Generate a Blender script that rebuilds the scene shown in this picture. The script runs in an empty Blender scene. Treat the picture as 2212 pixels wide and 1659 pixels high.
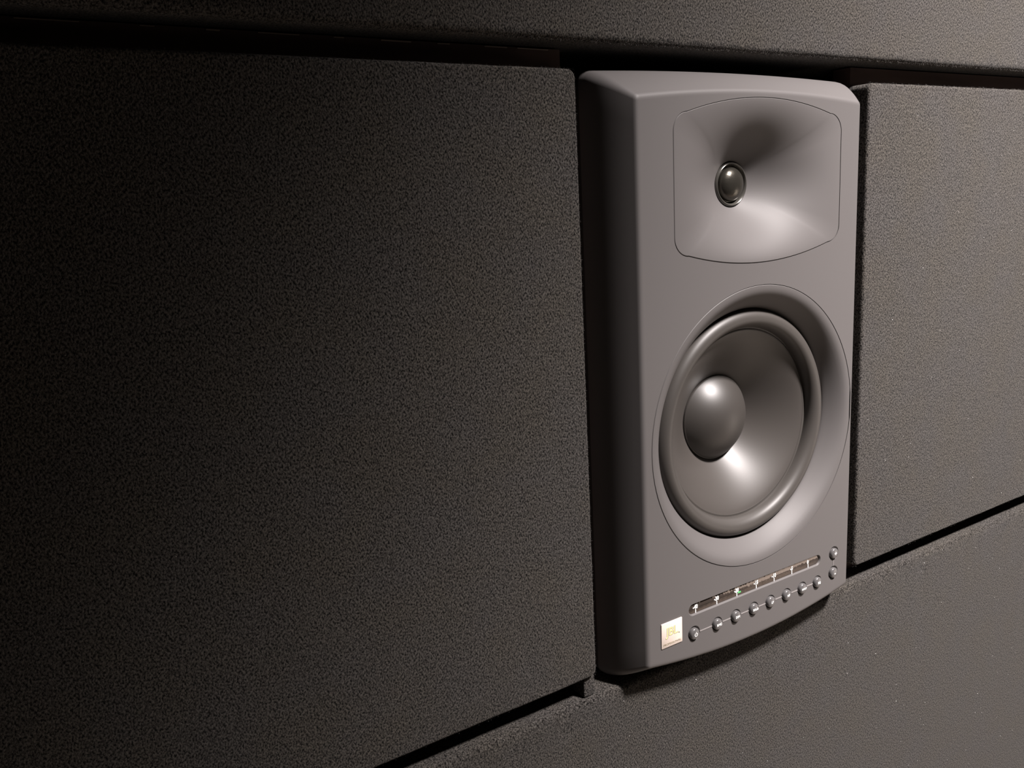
import bpy, bmesh, math, random
from mathutils import Vector, Matrix, noise
from mathutils.geometry import tessellate_polygon

random.seed(7)
scene = bpy.context.scene
C = scene.collection
PI = math.pi

# ------------------------------------------------------------------ camera
CAM_POS = Vector((0.0, -0.48620, 0.0))
YAW, PITCH, ROLL = 0.5612159, -0.2062493, -0.0533721
FOCAL_PX = 1849.43
fw = Vector((math.sin(YAW) * math.cos(PITCH), math.cos(YAW) * math.cos(PITCH), math.sin(PITCH)))
rt = Vector((math.cos(YAW), -math.sin(YAW), 0.0))
up = rt.cross(fw)
r2 = rt * math.cos(ROLL) + up * math.sin(ROLL)
u2 = -rt * math.sin(ROLL) + up * math.cos(ROLL)
cd = bpy.data.cameras.new('camera')
cam = bpy.data.objects.new('camera', cd)
C.objects.link(cam)
cd.sensor_fit = 'HORIZONTAL'
cd.sensor_width = 36.0
cd.lens = FOCAL_PX / 2212.0 * 36.0
cd.clip_start = 0.01
cam.matrix_world = Matrix(((r2.x, u2.x, -fw.x, CAM_POS.x), (r2.y, u2.y, -fw.y, CAM_POS.y),
                           (r2.z, u2.z, -fw.z, CAM_POS.z), (0, 0, 0, 1)))
scene.camera = cam

# ------------------------------------------------------------------ world, light, exposure
w = bpy.data.worlds.new('world')
scene.world = w
w.use_nodes = True
w.node_tree.nodes['Background'].inputs['Color'].default_value = (0.5, 0.55, 0.7, 1)
w.node_tree.nodes['Background'].inputs['Strength'].default_value = 0.002

def lamp(name, kind, loc, aim, energy, color, **kw):
    l = bpy.data.lights.new(name, kind)
    l.energy = energy
    l.color = color
    for k, v in kw.items():
        setattr(l, k, v)
    o = bpy.data.objects.new(name, l)
    C.objects.link(o)
    o.location = loc
    d = Vector(aim) - Vector(loc)
    o.rotation_euler = d.to_track_quat('-Z', 'Y').to_euler()
    return o

SPOT = (0.90, -0.95, 1.20)
lamp('ceiling_spot', 'SPOT', SPOT, (1.17, 0.0, -0.68), 500.0, (1.0, 0.925, 0.905),
     spot_size=math.radians(75), spot_blend=1.0, shadow_soft_size=0.09)
lamp('fill_light', 'POINT', (1.80, -0.95, -0.70), (0, 0, 0), 9.0, (1.0, 0.86, 0.76), shadow_soft_size=0.32)  # added soft fill from low on the right, source unseen

vs = scene.view_settings
vs.view_transform = 'Standard'
vs.look = 'None'
vs.gamma = 1.0
vs.use_curve_mapping = False
vs.exposure = 0.0

# ------------------------------------------------------------------ materials
def mat(name, color, rough=0.5, metal=0.0, spec=0.5, sheen=0.0, coat=0.0):
    m = bpy.data.materials.new(name)
    m.use_nodes = True
    b = m.node_tree.nodes['Principled BSDF']
    b.inputs['Base Color'].default_value = (*color, 1)
    b.inputs['Roughness'].default_value = rough
    b.inputs['Metallic'].default_value = metal
    b.inputs['Specular IOR Level'].default_value = spec
    b.inputs['Sheen Weight'].default_value = sheen
    b.inputs['Coat Weight'].default_value = coat
    return m

def node(m, t, **inp):
    n = m.node_tree.nodes.new(t)
    for k, v in inp.items():
        n.inputs[k.replace('_', ' ')].default_value = v
    return n

def link(m, a, ao, b, bi):
    m.node_tree.links.new(a.outputs[ao], b.inputs[bi])

def grain(m, scale, strength, dist, lo=None, hi=None, stretch=(1, 1, 1), detail=2.0):
    """fine relief, and optionally a fine colour variation, on a surface"""
    b = m.node_tree.nodes['Principled BSDF']
    tc = node(m, 'ShaderNodeTexCoord')
    mp = node(m, 'ShaderNodeMapping')
    mp.inputs['Scale'].default_value = stretch
    mp.inputs['Rotation'].default_value = (0, math.radians(35), 0)
    link(m, tc, 'Object', mp, 'Vector')
    nz = node(m, 'ShaderNodeTexNoise', Scale=scale, Detail=detail, Roughness=0.6)
    link(m, mp, 'Vector', nz, 'Vector')
    bp = node(m, 'ShaderNodeBump', Strength=strength, Distance=dist)
    link(m, nz, 'Fac', bp, 'Height')
    link(m, bp, 'Normal', b, 'Normal')
    if lo is not None:
        rp = node(m, 'ShaderNodeValToRGB')
        rp.color_ramp.elements[0].position = 0.36
        rp.color_ramp.elements[0].color = (*lo, 1)
        rp.color_ramp.elements[1].position = 0.66
        rp.color_ramp.elements[1].color = (*hi, 1)
        link(m, nz, 'Fac', rp, 'Fac')
        n2 = node(m, 'ShaderNodeTexNoise', Scale=22.0, Detail=3.0)
        link(m, tc, 'Object', n2, 'Vector')
        r3 = node(m, 'ShaderNodeValToRGB')
        r3.color_ramp.elements[0].position = 0.35
        r3.color_ramp.elements[0].color = (1.0, 0.975, 0.92, 1)
        r3.color_ramp.elements[1].position = 0.65
        r3.color_ramp.elements[1].color = (0.97, 0.97, 0.985, 1)
        link(m, n2, 'Fac', r3, 'Fac')
        mx = node(m, 'ShaderNodeMix')
        mx.data_type = 'RGBA'
        mx.blend_type = 'MULTIPLY'
        mx.inputs[0].default_value = 1.0
        m.node_tree.links.new(rp.outputs['Color'], mx.inputs[6])
        m.node_tree.links.new(r3.outputs['Color'], mx.inputs[7])
        m.node_tree.links.new(mx.outputs[2], b.inputs['Base Color'])
    return m

M = {}
M['felt'] = grain(mat('black_felt', (0.04, 0.04, 0.04), 1.0, spec=0.15, sheen=0.06),
                  880.0, 1.0, 0.0007, (0.003, 0.0027, 0.0024), (0.105, 0.0970, 0.0890), (1.0, 1.0, 0.75))
M['fuzz'] = mat('felt_fibre', (0.075, 0.07, 0.066), 1.0, spec=0.1)
M['lint'] = mat('white_lint', (0.88, 0.86, 0.83), 0.6)
M['plastic'] = grain(mat('charcoal_plastic', (0.120, 0.112, 0.110), 0.55, spec=0.42), 1500.0, 0.05, 0.0002)
M['horn'] = grain(mat('charcoal_horn_plastic', (0.120, 0.112, 0.110), 0.56, spec=0.42), 1500.0, 0.03, 0.0002)
M['cabinet'] = grain(mat('cabinet_vinyl', (0.05, 0.048, 0.047), 0.6), 900.0, 0.3, 0.0003)
M['rubber'] = grain(mat('surround_rubber', (0.062, 0.056, 0.051), 0.46, spec=0.5), 1200.0, 0.04, 0.0002)
M['cone'] = grain(mat('cone_polymer', (0.062, 0.055, 0.050), 0.42, spec=0.75), 1400.0, 0.05, 0.0002)
M['cap'] = grain(mat('dust_cap_polymer', (0.045, 0.040, 0.036), 0.44, spec=0.8), 1400.0, 0.05, 0.0002)
M['dome'] = grain(mat('tweeter_film', (0.09, 0.083, 0.07), 0.24, metal=0.75, spec=0.6), 240.0, 0.22, 0.0008)
M['dome_rim'] = mat('tweeter_rim', (0.10, 0.095, 0.085), 0.22, metal=0.4, spec=0.7)
M['button'] = mat('button_plastic', (0.115, 0.110, 0.110), 0.22, spec=0.7)
M['window'] = grain(mat('smoked_window', (0.13, 0.105, 0.09), 0.10, metal=0.6, spec=0.8), 110.0, 0.35, 0.0014)
M['print'] = mat('white_print', (0.92, 0.92, 0.90), 0.6)
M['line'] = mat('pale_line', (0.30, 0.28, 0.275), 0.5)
M['badge'] = mat('badge_face', (0.93, 0.80, 0.70), 0.4)
M['badge_letter'] = mat('badge_letter', (0.95, 0.86, 0.42), 0.4)
M['badge_edge'] = mat('badge_letter_edge', (0.22, 0.18, 0.10), 0.5)
M['wood'] = grain(mat('dark_brown_wood', (0.05, 0.03, 0.025), 0.6), 60.0, 0.3, 0.0005,
                  (0.070, 0.042, 0.036), (0.12, 0.075, 0.062), (0.15, 1, 1))
M['edge_strip'] = mat('pale_edge', (0.45, 0.36, 0.30), 0.7)
M['niche'] = mat('niche_black', (0.012, 0.012, 0.013), 0.9)
M['room'] = grain(mat('room_paint', (0.16, 0.15, 0.145), 0.9), 200.0, 0.1, 0.0005)
M['carpet'] = grain(mat('carpet', (0.42, 0.37, 0.32), 1.0), 300.0, 0.6, 0.002)
led = mat('green_led', (0.05, 0.3, 0.08), 0.4)
led.node_tree.nodes['Principled BSDF'].inputs['Emission Color'].default_value = (0.30, 1.0, 0.38, 1)
led.node_tree.nodes['Principled BSDF'].inputs['Emission Strength'].default_value = 0.4
M['led'] = led

# ------------------------------------------------------------------ mesh helpers
class MB:
    def __init__(self):
        self.v = []
        self.f = []
    def add(self, verts, faces):
        o = len(self.v)
        self.v += [Vector(p) for p in verts]
        self.f += [tuple(i + o for i in f) for f in faces]
        return self
    def box(self, x0, x1, y0, y1, z0, z1):
        return self.add([(x0, y0, z0), (x1, y0, z0), (x1, y1, z0), (x0, y1, z0),
                         (x0, y0, z1), (x1, y0, z1), (x1, y1, z1), (x0, y1, z1)],
                        [(0, 3, 2, 1), (4, 5, 6, 7), (0, 1, 5, 4), (1, 2, 6, 5), (2, 3, 7, 6), (3, 0, 4, 7)])
    def loft(self, loops, cap_first=False, cap_last=False, closed=True):
        n = len(loops[0])
        vs_ = [p for l in loops for p in l]
        fs = []
        for k in range(len(loops) - 1):
            for i in range(n if closed else n - 1):
                j = (i + 1) % n
                fs.append((k * n + i, k * n + j, (k + 1) * n + j, (k + 1) * n + i))
        if cap_first:
            fs.append(tuple(range(n - 1, -1, -1)))
        if cap_last:
            fs.append(tuple((len(loops) - 1) * n + i for i in range(n)))
        return self.add(vs_, fs)
    def lathe(self, cx, cz, prof, seg=96, y0=0.0, close_first=False, close_last=False):
        """profile of (radius, depth) turned about the Y axis through (cx, cz)"""
        loops = []
        for r, y in prof:
            loops.append([(cx + r * math.cos(2 * PI * i / seg), y0 + y, cz + r * math.sin(2 * PI * i / seg))
                          for i in range(seg)])
        return self.loft(loops, close_first, close_last)
    def build(self, name, material, parent=None, smooth=True, recalc=False):
        org = Vector(parent.get('_base', (0, 0, 0))) if parent else Vector((0, 0, 0))
        me = bpy.data.meshes.new(name)
        me.from_pydata([tuple(p - org) for p in self.v], [], self.f)
        if recalc:
            bm = bmesh.new()
            bm.from_mesh(me)
            bmesh.ops.recalc_face_normals(bm, faces=bm.faces)
            bm.to_mesh(me)
            bm.free()
        me.materials.append(material)
        if smooth:
            me.shade_smooth()
            if hasattr(me, 'set_sharp_from_angle'):
                me.set_sharp_from_angle(angle=math.radians(42))
        me.update()
        o = bpy.data.objects.new(name, me)
        C.objects.link(o)
        if parent:
            o.parent = parent
            o['_base'] = list(org)
        return o

def tag(o, label=None, cat=None, group=None, kind=None):
    if label: o['label'] = label
    if cat: o['category'] = cat
    if group: o['group'] = group
    if kind: o['kind'] = kind
    return o

def empty(name, base):
    o = bpy.data.objects.new(name, None)
    C.objects.link(o)
    o.empty_display_size = 0.05
    o.location = base
    o['_base'] = list(base)
    return o

def rrect(x0, x1, z0, z1, r, top=0.0, bot=0.0, ns=28, nc=8):
    """outline in the XZ plane (counter-clockwise from the front), rounded corners, bowed top and bottom"""
    p = []
    def side(f):
        for i in range(ns):
            p.append(f(i / ns))
    def arc(cx, cz, a0):
        for i in range(nc):
            a = a0 + (PI / 2) * i / nc
            p.append((cx + r * math.cos(a), cz + r * math.sin(a)))
    side(lambda t: (x0 + r + (x1 - x0 - 2 * r) * t, z0 - bot * (1 - (2 * t - 1) ** 2)))
    arc(x1 - r, z0 + r, -PI / 2)
    side(lambda t: (x1, z0 + r + (z1 - z0 - 2 * r) * t))
    arc(x1 - r, z1 - r, 0)
    side(lambda t: (x1 - r - (x1 - x0 - 2 * r) * t, z1 + top * (1 - (2 * t - 1) ** 2)))
    arc(x0 + r, z1 - r, PI / 2)
    side(lambda t: (x0, z1 - r - (z1 - z0 - 2 * r) * t))
    arc(x0 + r, z0 + r, PI)
    return p

def at_y(loop2, y):
    return [(x, y, z) for x, z in loop2]

def lerp2(a, b, t):
    return [(p[0] + (q[0] - p[0]) * t, p[1] + (q[1] - p[1]) * t) for p, q in zip(a, b)]

def offset2(loop, d):
    """offset an outline by d (outwards positive)"""
    n = len(loop)
    out = []
    for i in range(n):
        a, b, c = loop[i - 1], loop[i], loop[(i + 1) % n]
        t = Vector((c[0] - a[0], c[1] - a[1]))
        if t.length < 1e-9:
            t = Vector((1, 0))
        t.normalize()
        out.append((b[0] + t.y * d, b[1] - t.x * d))
    return out

def circle2(cx, cz, r, n=40):
    return [(cx + r * math.cos(2 * PI * i / n), cz + r * math.sin(2 * PI * i / n)) for i in range(n)]

def text_mesh(body, size, align='CENTER', depth=0.0, bold=0.0):
    cu = bpy.data.curves.new('lettering', 'FONT')
    cu.body = body
    cu.size = size
    cu.align_x = align
    cu.align_y = 'CENTER'
    cu.extrude = depth
    cu.offset = bold
    cu.resolution_u = 3
    to = bpy.data.objects.new('lettering', cu)
    C.objects.link(to)
    dg = bpy.context.evaluated_depsgraph_get()
    me = bpy.data.meshes.new_from_object(to.evaluated_get(dg))
    bpy.data.objects.remove(to)
    bpy.data.curves.remove(cu)
    return me

def text(mb, body, size, cx, y, cz, bold=0.0, depth=0.0001, sx=1.0):
    me = text_mesh(body, size, depth=depth, bold=bold)
    mb.add([(cx + v.co.x * sx, y - v.co.z, cz + v.co.y) for v in me.vertices],
           [tuple(p.vertices) for p in me.polygons])
    bpy.data.meshes.remove(me)

# ------------------------------------------------------------------ the setting
YF = 0.0            # face of the lower wall
ZL = -0.3818        # top of its ledge
ZU = 0.1053         # lower edge of the wall above the slot
XL, XR = -1.5, 2.7
ZF, ZC = -1.15, 1.25
Y_REAR = -3.2

def structure(name, mb, m, smooth=False):
    o = mb.build(name, m, None, smooth, recalc=True)
    o['kind'] = 'structure'
    return o

structure('floor', MB().box(XL, XR, Y_REAR, 0.5, ZF - 0.05, ZF), M['carpet'])
structure('ceiling', MB().box(XL, XR, Y_REAR, 0.5, ZC, ZC + 0.05), M['room'])
structure('wall_left', MB().box(XL - 0.05, XL, Y_REAR, 0.5, ZF, ZC), M['room'])
structure('wall_right', MB().box(XR, XR + 0.05, Y_REAR, 0.5, ZF, ZC), M['room'])
structure('wall_rear', MB().box(XL, XR, Y_REAR - 0.05, Y_REAR, ZF, ZC), M['room'])
structure('wall_back', MB().box(XL, XR, 0.45, 0.5, ZF, ZC), M['niche'])

def felt_run(prof, name, wob=0.0007, x0=XL, x1=XR, fine=(-0.15, 1.35)):
    """a felt covered profile (y, z) running along X, slightly uneven like hand-laid cloth"""
    xs = []
    x = x0
    while x < x1 - 1e-6:
        xs.append(x)
        x += 0.004 if fine[0] <= x <= fine[1] else 0.05
    xs.append(x1)
    loops = []
    for x in xs:
        l = []
        for (y, z, k) in prof:
            a = noise.noise(Vector((x * 60, y * 40, z * 40)))
            b = noise.noise(Vector((x * 150, y * 90 + 7, z * 90)))
            l.append((x, y + wob * k * (a + 0.6 * b), z + wob * k * (0.8 * b - 0.7 * a)))
        loops.append(l)
    mb = MB()
    mb.loft(loops, True, True)
    return structure(name, mb, M['felt'], True)

def edge_arc(cy, cz, r, a0, a1, n=7):
    return [(cy + r * math.cos(a0 + (a1 - a0) * i / n), cz + r * math.sin(a0 + (a1 - a0) * i / n), 1.0) for i in range(n + 1)]

R = 0.0045
prof = [(0.45, ZF, 0), (YF, ZF, 0), (YF, -0.60, 0), (YF, ZL - 0.03, 0.3), (YF, ZL - 0.012, 0.7)]
prof += edge_arc(YF + R, ZL - R, R, PI, PI / 2)
prof += [(YF + 0.012, ZL, 0.6), (YF + 0.03, ZL, 0.3), (0.45, ZL, 0)]
wall_lower = felt_run(prof, 'wall_lower')
RU = 0.006
prof = [(0.45, ZC, 0), (0.45, ZU, 0), (0.03, ZU, 0.2), (0.015, ZU, 0.4)]
prof += edge_arc(RU, ZU + RU, RU, -PI / 2, -PI)
prof += [(0, ZU + 0.015, 0.4), (0, ZU + 0.04, 0.1), (0, ZC, 0)]
wall_upper = felt_run(prof, 'wall_upper', 0.0003)

# ------------------------------------------------------------------ felt fuzz and lint
def fuzz(parent, samples, n, lmin, lmax, name='felt_fuzz', mt='fuzz', width=0.00008, out=0.7):
    """short fibres standing off felt; samples() gives (point, normal)"""
    mb = MB()
    for _ in range(n):
        p, nrm = samples()
        p = Vector(p)
        nrm = Vector(nrm).normalized()
        d = Vector((random.gauss(0, 1), random.gauss(0, 1), random.gauss(0, 1))).normalized()
        d = (d + nrm * out).normalized()
        L = random.uniform(lmin, lmax)
        s = d.cross(Vector((random.gauss(0, 1), random.gauss(0, 1), random.gauss(0, 1)))).normalized() * width
        e = p + d * L * 0.55 + nrm * L * 0.1
        g = p + d * L
        p = p - nrm * 0.0003
        mb.add([p - s, p + s, e + s * 0.8, e - s * 0.8, g], [(0, 1, 2, 3), (3, 2, 4)])
    o = mb.build(name, M[mt], parent, False)
    o['kind'] = 'stuff'
    return o

def on_line(a, b, nrm, spread=0.002):
    a, b = Vector(a), Vector(b)
    def f():
        p = a.lerp(b, random.random())
        return p + Vector((random.uniform(-1, 1), random.uniform(-0.4, 0.4), random.uniform(-1, 1))) * spread * 0.3, nrm
    return f

def on_face(x0, x1, z0, z1, y, px=1.0):
    def f():
        return (x0 + (x1 - x0) * random.random() ** px, y, random.uniform(z0, z1)), (0, -1, 0)
    return f

fuzz(wall_lower, on_line((0.1, YF + 0.001, ZL - 0.001), (1.25, YF + 0.001, ZL - 0.001), (0, -0.7, 0.7), 0.004), 5000, 0.0006, 0.0022)
fuzz(wall_upper, on_line((-0.1, 0.002, ZU + 0.0015), (1.25, 0.002, ZU + 0.0015), (0, -0.5, -0.8), 0.004), 4500, 0.0005, 0.0020)
fuzz(wall_lower, on_face(0.25, 1.25, -0.85, ZL - 0.004, YF, 0.8), 700, 0.0003, 0.0009, 'felt_lint', 'lint', 0.00022, 0.2)
fuzz(wall_upper, on_face(0.1, 1.25, ZU + 0.004, 0.35, 0.0, 0.8), 90, 0.0003, 0.0008, 'felt_lint', 'lint', 0.00018, 0.2)

# ------------------------------------------------------------------ felt panels beside the speaker
PT, PB = 0.0875, -0.3636       # top and bottom of the panels
def felt_panel(x0, x1, label):
    thick = 0.0252
    base = ((x0 + x1) / 2, thick / 2, PB)
    root = empty('acoustic_panel', base)
    tag(root, label, 'acoustic panel', 'felt panels beside the speaker')
    mb = MB()
    r = 0.0024
    prof = [(-0.012, 0.0), (-r * 1.4, 0.0)]
    prof += [(-r + r * math.sin(a), r - r * math.cos(a)) for a in [PI / 2 * i / 6 for i in range(0, 7)]]
    prof += [(0.0, 0.012), (0.0, thick)]
    loops = []
    for (o, y) in prof:
        l = []
        for (x, z) in rrect(x0 - o, x1 + o, PB - o, PT + o, max(0.006 + o, 0.0004), ns=120, nc=6):
            k = 0.0 if o < -0.01 else 0.00035
            a = noise.noise(Vector((x * 70, y * 70, z * 70)))
            b = noise.noise(Vector((x * 160 + 3, y * 90, z * 160)))
            l.append((x + k * b, y + k * 0.6 * a, z + k * (a + b) * 0.7))
        loops.append(l)
    mb.loft(loops, True, True)
    mb.build('felt_cover', M['felt'], root, True, recalc=True)
    return root

pl = felt_panel(-0.95, 0.3697, 'large dark felt panel filling the wall to the left of the speaker')
pr = felt_panel(0.6886, 1.70, 'grey lit felt panel to the right of the speaker')
fuzz(pl, on_line((0.3697, 0.002, PB), (0.3697, 0.002, PT), (0.8, -0.5, 0)), 1400, 0.0004, 0.0014)
fuzz(pl, on_line((-0.1, 0.002, PT), (0.3690, 0.002, PT), (0, -0.5, 0.8)), 1200, 0.0004, 0.0012)
fuzz(pl, on_line((-0.1, 0.002, PB), (0.3690, 0.002, PB), (0, -0.5, -0.8)), 1200, 0.0004, 0.0014)
fuzz(pr, on_line((0.6886, 0.002, PB), (0.6886, 0.002, PT), (-0.5, -0.8, 0)), 1500, 0.0003, 0.0010)
fuzz(pr, on_line((0.69, 0.002, PT), (1.2, 0.002, PT), (0, -0.5, 0.8)), 2000, 0.0004, 0.0013)
fuzz(pr, on_line((0.69, 0.002, PB), (1.2, 0.002, PB), (0, -0.5, -0.8)), 2000, 0.0004, 0.0014)
fuzz(pr, on_face(0.695, 1.2, PB + 0.005, PT - 0.004, 0.0), 480, 0.0003, 0.0009, 'felt_lint', 'lint', 0.00022, 0.2)
fuzz(pl, on_face(-0.05, 0.365, PB + 0.005, PT - 0.004, 0.0, 0.7), 60, 0.0003, 0.0008, 'felt_lint', 'lint', 0.00018, 0.2)

# wooden boards that carry the panels
def board(x0, x1, label, edge_strip):
    root = empty('wooden_board', ((x0 + x1) / 2, 0.0345, ZL))
    tag(root, label, 'board', 'boards behind the felt panels')
    mb = MB().box(x0, x1, 0.0256, 0.0436, ZL + 0.0006, ZU - 0.0012)
    mb.build('plank', M['wood'], root, False)
    if edge_strip:  # thin broken pale strip along the board's top front edge
        e = MB()
        x = -0.1
        while x < x1 - 0.012:
            L = random.uniform(0.004, 0.03)
            h = random.choice((0.0002, 0.0003, 0.0005))
            e.box(x, min(x + L, x1 - 0.01), 0.0250, 0.0258, ZU - 0.0019 - h, ZU - 0.0017)
            x += L + random.uniform(0.004, 0.03)
        e.build('pale_edge', M['edge_strip'], root, False)['kind'] = 'stuff'
    return root

board(-0.95, 0.3755, 'dark brown wooden board in the slot above the large left panel', True)
board(0.6965, 1.70, 'dark wooden board behind the right panel, beside the speaker top', False)

# felt spacer under the corner of the left panel
sp = MB()
o2 = rrect(0.3590, 0.3705, ZL + 0.0002, PB - 0.0008, 0.002, ns=6, nc=4)
sp.loft([at_y(offset2(o2, -0.002), 0.0035), at_y(offset2(o2, -0.0006), 0.0040), at_y(o2, 0.0055), at_y(o2, 0.0250)], True, True)
tag(sp.build('felt_spacer', M['felt'], None, True, recalc=True),
    'small felt block under the lower right corner of the large left panel', 'spacer')

# ------------------------------------------------------------------ the studio monitor
Y0 = -0.0194                     # front plane of the baffle
FX0, FX1, FZ0, FZ1 = 0.4055, 0.6500, -0.3627, 0.0688
GX0, GX1, GZ0, GZ1 = 0.3870, 0.6690, -0.3788, 0.0900
mon = empty('studio_monitor', (0.528, 0.08, ZL))
tag(mon, 'charcoal two-way studio monitor speaker with a round woofer, set between felt panels', 'speaker')

F = rrect(FX0, FX1, FZ0, FZ1, 0.0036, 0.0060, 0.0105)
G = rrect(GX0, GX1, GZ0, GZ1, 0.0085, 0.0025, 0.0)

RX, RZ, RR = 0.5308, -0.1897, 0.1175       # woofer ring
HC = (0.5326, 0.0068)                      # waveguide throat
HORN = rrect(0.4395, 0.6257, -0.0440, 0.0585, 0.014, 0.0110, 0.0105, ns=36, nc=12)
SLOT = rrect(0.4493, 0.6121, -0.3324, -0.3219, 0.00519, ns=10, nc=10)
BUT_X = [0.4550, 0.4812, 0.5029, 0.5246, 0.5455, 0.5663, 0.5870, 0.6075]
BUT_Z = -0.3480
VOL = [(0.6303, -0.3265), (0.6300, -0.3453)]
GAP = 0.00045

mb = MB()
holes = [circle2(RX, RZ, RR, 128), offset2(HORN, GAP), SLOT]
holes += [circle2(x, BUT_Z, 0.0066 if i == 0 else 0.0061, 32) for i, x in enumerate(BUT_X)]
holes += [circle2(x, z, 0.0066, 32) for x, z in VOL]
inset = offset2(F, -0.0035)
polys = [[Vector((x, z, 0)) for x, z in l] for l in [inset] + holes]
tris = tessellate_polygon(polys)
flat = [p for l in polys for p in l]
front = []
for t in tris:
    a, b, c = (flat[i] for i in t)
    if (b - a).cross(c - a).z < 0:
        t = (t[0], t[2], t[1])
    front.append(tuple(t))
mb.add([(p.x, Y0, p.y) for p in flat], front)
# rounded edge and swept bevel down to the cabinet
loops = [at_y(inset, Y0), at_y(offset2(F, -0.0022), Y0)]
loops += [at_y(offset2(F, -0.0010), Y0 + 0.00025)]
for t, y in ((0.02, 0.0009), (0.07, 0.0022), (0.20, 0.0055), (0.36, 0.0098), (0.52, 0.0145), (0.66, 0.0190),
             (0.78, 0.0235), (0.88, 0.0282), (0.96, 0.0335), (1.0, 0.040)):
    loops.append(at_y(lerp2(F, G, t), Y0 + y))
mb.loft([l[::-1] for l in loops][::-1])
# rims of the openings
mb.loft([at_y(holes[0], Y0), at_y(circle2(RX, RZ, RR, 128), Y0 + 0.007)])
mb.loft([at_y(holes[1], Y0), at_y(holes[1], Y0 + 0.006)])
mb.loft([at_y(SLOT, Y0), at_y(offset2(SLOT, -0.0002), Y0 + 0.0001), at_y(offset2(SLOT, -0.0011), Y0 + 0.0012), at_y(offset2(SLOT, -0.0011), Y0 + 0.004)])
for i, x in enumerate(BUT_X):
    a = 0.0066 if i == 0 else 0.0061
    mb.lathe(x, BUT_Z, [(a, 0), (a - 0.0003, 0.0003), (0.0052, 0.0016), (0.0050, 0.004)], 32, Y0)
for x, z in VOL:
    mb.lathe(x, z, [(0.0066, 0), (0.0063, 0.0003), (0.0052, 0.0016), (0.0050, 0.004)], 32, Y0)
mb.build('front_baffle', M['plastic'], mon, True)

cb = MB()
Gb = offset2(G, -0.0006)
cb.loft([at_y(Gb, Y0 + 0.038), at_y(Gb, 0.20), at_y(offset2(Gb, -0.004), 0.205)], False, True)
cb.build('cabinet', M['cabinet'], mon, True, recalc=True)
for fx in (0.43, 0.626):
    for fy in (0.045, 0.17):
        f = MB()
        f.loft([[(fx + 0.011 * math.cos(2 * PI * i / 20), fy + 0.011 * math.sin(2 * PI * i / 20), z) for i in range(20)]
                for z in (ZL + 0.0002, GZ0 + 0.0004)], True, True)
        f.build('rubber_foot', M['rubber'], mon, True, recalc=True)

# waveguide with the dome tweeter
D = 0.0334
n = len(HORN)
rt_ = 0.0182
def horn_g(s):
    return 0.68 * (1 - s) ** 1.35 * (1 - 0.2 * s) + 0.32 * (0.5 + 0.5 * math.cos(PI * s)) * (1 - s) ** 0.3
loops = [at_y(HORN, Y0 + 0.006), at_y(HORN, Y0 + 0.0004), at_y(offset2(HORN, -0.0004), Y0)]
base = offset2(HORN, -0.0004)
NS = 40
for k in range(1, NS + 1):
    s = 1 - k / NS
    l = []
    for (x, z) in base:
        dx, dz = x - HC[0], z - HC[1]
        ro = math.hypot(dx, dz)
        c_, s_ = dx / ro, dz / ro
        re = 1.0 / math.sqrt((c_ / 0.090) ** 2 + (s_ / 0.060) ** 2)
        k3 = s ** 2.2
        rr = rt_ + (re + (ro - re) * k3 - rt_) * s
        l.append((HC[0] + dx / ro * rr, Y0 + D * horn_g(s), HC[1] + dz / ro * rr))
    loops.append(l)
loops.append([(HC[0] + (p[0] - HC[0]) * 0.99, p[1] + 0.004, HC[1] + (p[2] - HC[1]) * 0.99) for p in loops[-1]])
h = MB()
h.loft(loops)
horn = h.build('waveguide', M['horn'], mon, True)
yt = Y0 + D
MB().lathe(HC[0], HC[1], [(0.0180, 0.003), (0.0178, 0.0003), (0.0172, -0.0012), (0.0164, -0.0016), (0.0155, -0.0010), (0.0149, 0.0008), (0.0149, 0.003)],
           64, yt).build('tweeter_ring', M['dome_rim'], horn)
prof = [(0.0150, 0.0018), (0.0142, 0.0012)]
for i in range(0, 13):
    a = PI / 2 * i / 12
    prof.append((max(0.0136 * math.cos(a), 0.00005), 0.0010 - 0.0078 * math.sin(a)))
MB().lathe(HC[0], HC[1], prof, 64, yt, False, True).build('tweeter_dome', M['dome'], horn)

# woofer
MB().lathe(RX, RZ, [(RR - GAP, 0.006), (RR - GAP, 0.0004), (RR - GAP - 0.0004, 0.0), (0.1150, 0.0001), (0.1125, 0.0006), (0.1100, 0.0018), (0.1075, 0.0038),
                    (0.1050, 0.0062), (0.1025, 0.0090), (0.1000, 0.0121), (0.0985, 0.0141), (0.0977, 0.0155), (0.0974, 0.0170), (0.0974, 0.032)],
           128, Y0).build('woofer_bezel', M['horn'], mon)
prof = [(0.0974, 0.0240), (0.0971, 0.0208)]
for i in range(1, 20):
    a = PI * i / 20
    prof.append((0.0892 + 0.0079 * math.cos(a), 0.0206 - 0.0098 * math.sin(a) ** 0.95))
prof += [(0.0812, 0.0206), (0.0806, 0.0209), (0.0798, 0.0207), (0.0790, 0.0205), (0.0786, 0.0206), (0.0784, 0.0212)]
MB().lathe(RX, RZ, prof, 128, Y0).build('surround', M['rubber'], mon)
prof = [(0.0790, 0.0214)]
for i in range(0, 21):
    t = i / 20
    prof.append((0.0786 - 0.0425 * t, 0.0208 + 0.0308 * t ** 1.24))
cone = MB().lathe(RX, RZ, prof, 128, Y0).build('cone', M['cone'], mon)
prof = [(0.0368, 0.0510), (0.0368, 0.0496), (0.0364, 0.0490)]
hcap = 0.0180
Rc = (0.0362 ** 2 + hcap ** 2) / (2 * hcap)
for i in range(0, 17):
    r = 0.0362 * math.cos(PI / 2 * i / 16)
    prof.append((max(r, 0.00005), 0.0490 + (Rc - hcap) - math.sqrt(Rc * Rc - r * r)))
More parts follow.
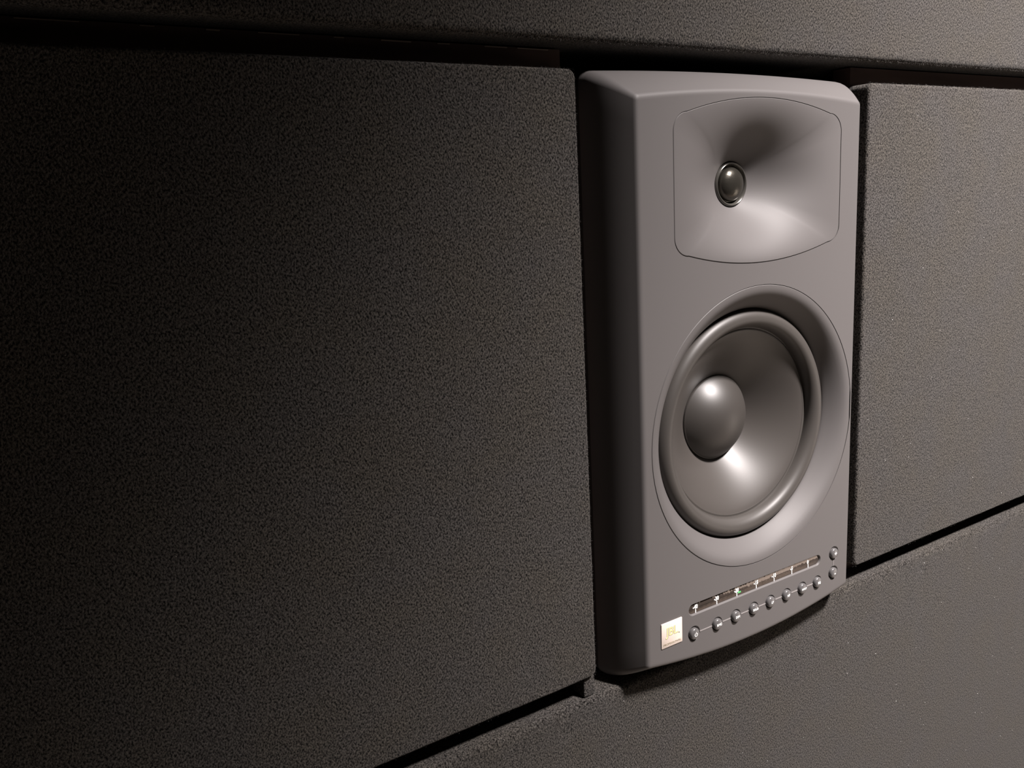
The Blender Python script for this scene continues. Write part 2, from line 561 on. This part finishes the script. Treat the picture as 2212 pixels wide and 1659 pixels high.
MB().lathe(RX, RZ, prof, 96, Y0, False, True).build('dust_cap', M['cap'], cone)

# level meter window
win = MB()
win.loft([at_y(offset2(SLOT, -0.0007), Y0 + 0.0030), at_y(offset2(SLOT, -0.0010), Y0 + 0.0016), at_y(offset2(SLOT, -0.0016), Y0 + 0.0014)], False, True)
window = win.build('meter_window', M['window'], mon, True, recalc=True)
TICK = [(0.4582, '-40'), (0.4822, '-30'), (0.5057, '-20'), (0.5293, '-15'), (0.5517, '-10'), (0.5746, '-5'), (0.5963, '0')]
for x, s in TICK:
    t = MB()
    yy = Y0 + 0.00125
    text(t, s, 0.0048, x - 0.0004, yy, -0.3262, bold=0.00020, sx=0.85)
    t.box(x - 0.00048, x + 0.00048, yy - 0.0001, yy + 0.0001, -0.3313, -0.3283)
    t.build('level_mark', M['print'], window, False)
g = MB()
g.box(0.5070, 0.5105, Y0 + 0.00115, Y0 + 0.0013, -0.3292, -0.3278)
tag(g.build('signal_light', M['led'], window, False), 'small green light in the meter window')

# buttons
def button(x, z, proud, legend, size):
    b = MB()
    prof = [(0.0049, 0.004), (0.0049, 0.0004 - proud * 0.35), (0.0047, -proud * 0.55), (0.0042, -proud * 0.78), (0.0034, -proud * 0.93), (0.0024, -proud), (0.00005, -proud * 1.02)]
    b.lathe(x, z, prof, 32, Y0, False, True)
    o = b.build('button', M['button'], mon, True)
    yy = Y0 - proud * 1.03
    t = MB()
    if legend == 'power':
        k = 14
        ri, ro = 0.0011, 0.0018
        a0, a1 = PI / 2 + 0.6, PI / 2 + 2 * PI - 0.6
        A = [(a0 + (a1 - a0) * i / k) for i in range(k + 1)]
        t.loft([[(x + rr * math.cos(a), yy - 0.0001, z + rr * math.sin(a)) for a in A] for rr in (ri, ro)], closed=False)
        t.box(x - 0.00025, x + 0.00025, yy - 0.0002, yy + 0.0001, z + 0.0001, z + 0.0021)
    else:
        text(t, legend, size * 1.15, x, yy, z, bold=0.00013)
    t.build('legend', M['print'], o, False)

for i, (x, s, size) in enumerate(zip(BUT_X, ['power', 'RMC', 'DIM', 'SOLO', 'LF', 'HF', 'INPUT', 'EQ2'],
                                     [0, 0.0024, 0.0024, 0.0022, 0.0024, 0.0024, 0.0019, 0.0024])):
    button(x, BUT_Z, 0.0026 if i else 0.0024, 'EQ' if s == 'EQ2' else s, size)
button(VOL[0][0], VOL[0][1], 0.0022, '+', 0.0052)
button(VOL[1][0], VOL[1][1], 0.0022, '-', 0.0060)
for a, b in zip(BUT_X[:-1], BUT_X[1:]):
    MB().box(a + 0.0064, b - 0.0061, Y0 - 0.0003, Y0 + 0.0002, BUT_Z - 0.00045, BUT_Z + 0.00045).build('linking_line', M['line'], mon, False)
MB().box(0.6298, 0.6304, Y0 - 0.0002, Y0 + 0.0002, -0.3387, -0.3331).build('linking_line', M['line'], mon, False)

# badge
bd = MB()
B2 = rrect(0.4195, 0.4415, -0.3500, -0.3288, 0.0005, ns=4, nc=3)
bd.loft([at_y(B2, Y0 + 0.0005), at_y(B2, Y0 - 0.0006), at_y(offset2(B2, -0.0003), Y0 - 0.0008)], False, True)
badge = bd.build('logo_badge', M['badge'], mon, True, recalc=True)
e = MB()
text(e, 'JBL', 0.0100, 0.43060, Y0 - 0.00085, -0.33735, bold=0.00020, depth=0.00005, sx=0.92)
e.build('lettering_edge', M['badge_edge'], badge, False)
e = MB()
text(e, 'JBL', 0.0100, 0.4303, Y0 - 0.00095, -0.3372, bold=0.00003, depth=0.00008, sx=0.92)
e.build('lettering', M['badge_letter'], badge, False)
e = MB()
e.box(0.4375, 0.4384, Y0 - 0.0009, Y0 - 0.0007, -0.3412, -0.3403)
text(e, 'PROFESSIONAL', 0.00225, 0.4305, Y0 - 0.00085, -0.34735, depth=0.00005, sx=1.22)
e.build('caption', M['badge_edge'], badge, False)

for o in bpy.data.objects:
    if '_base' in o:
        del o['_base']
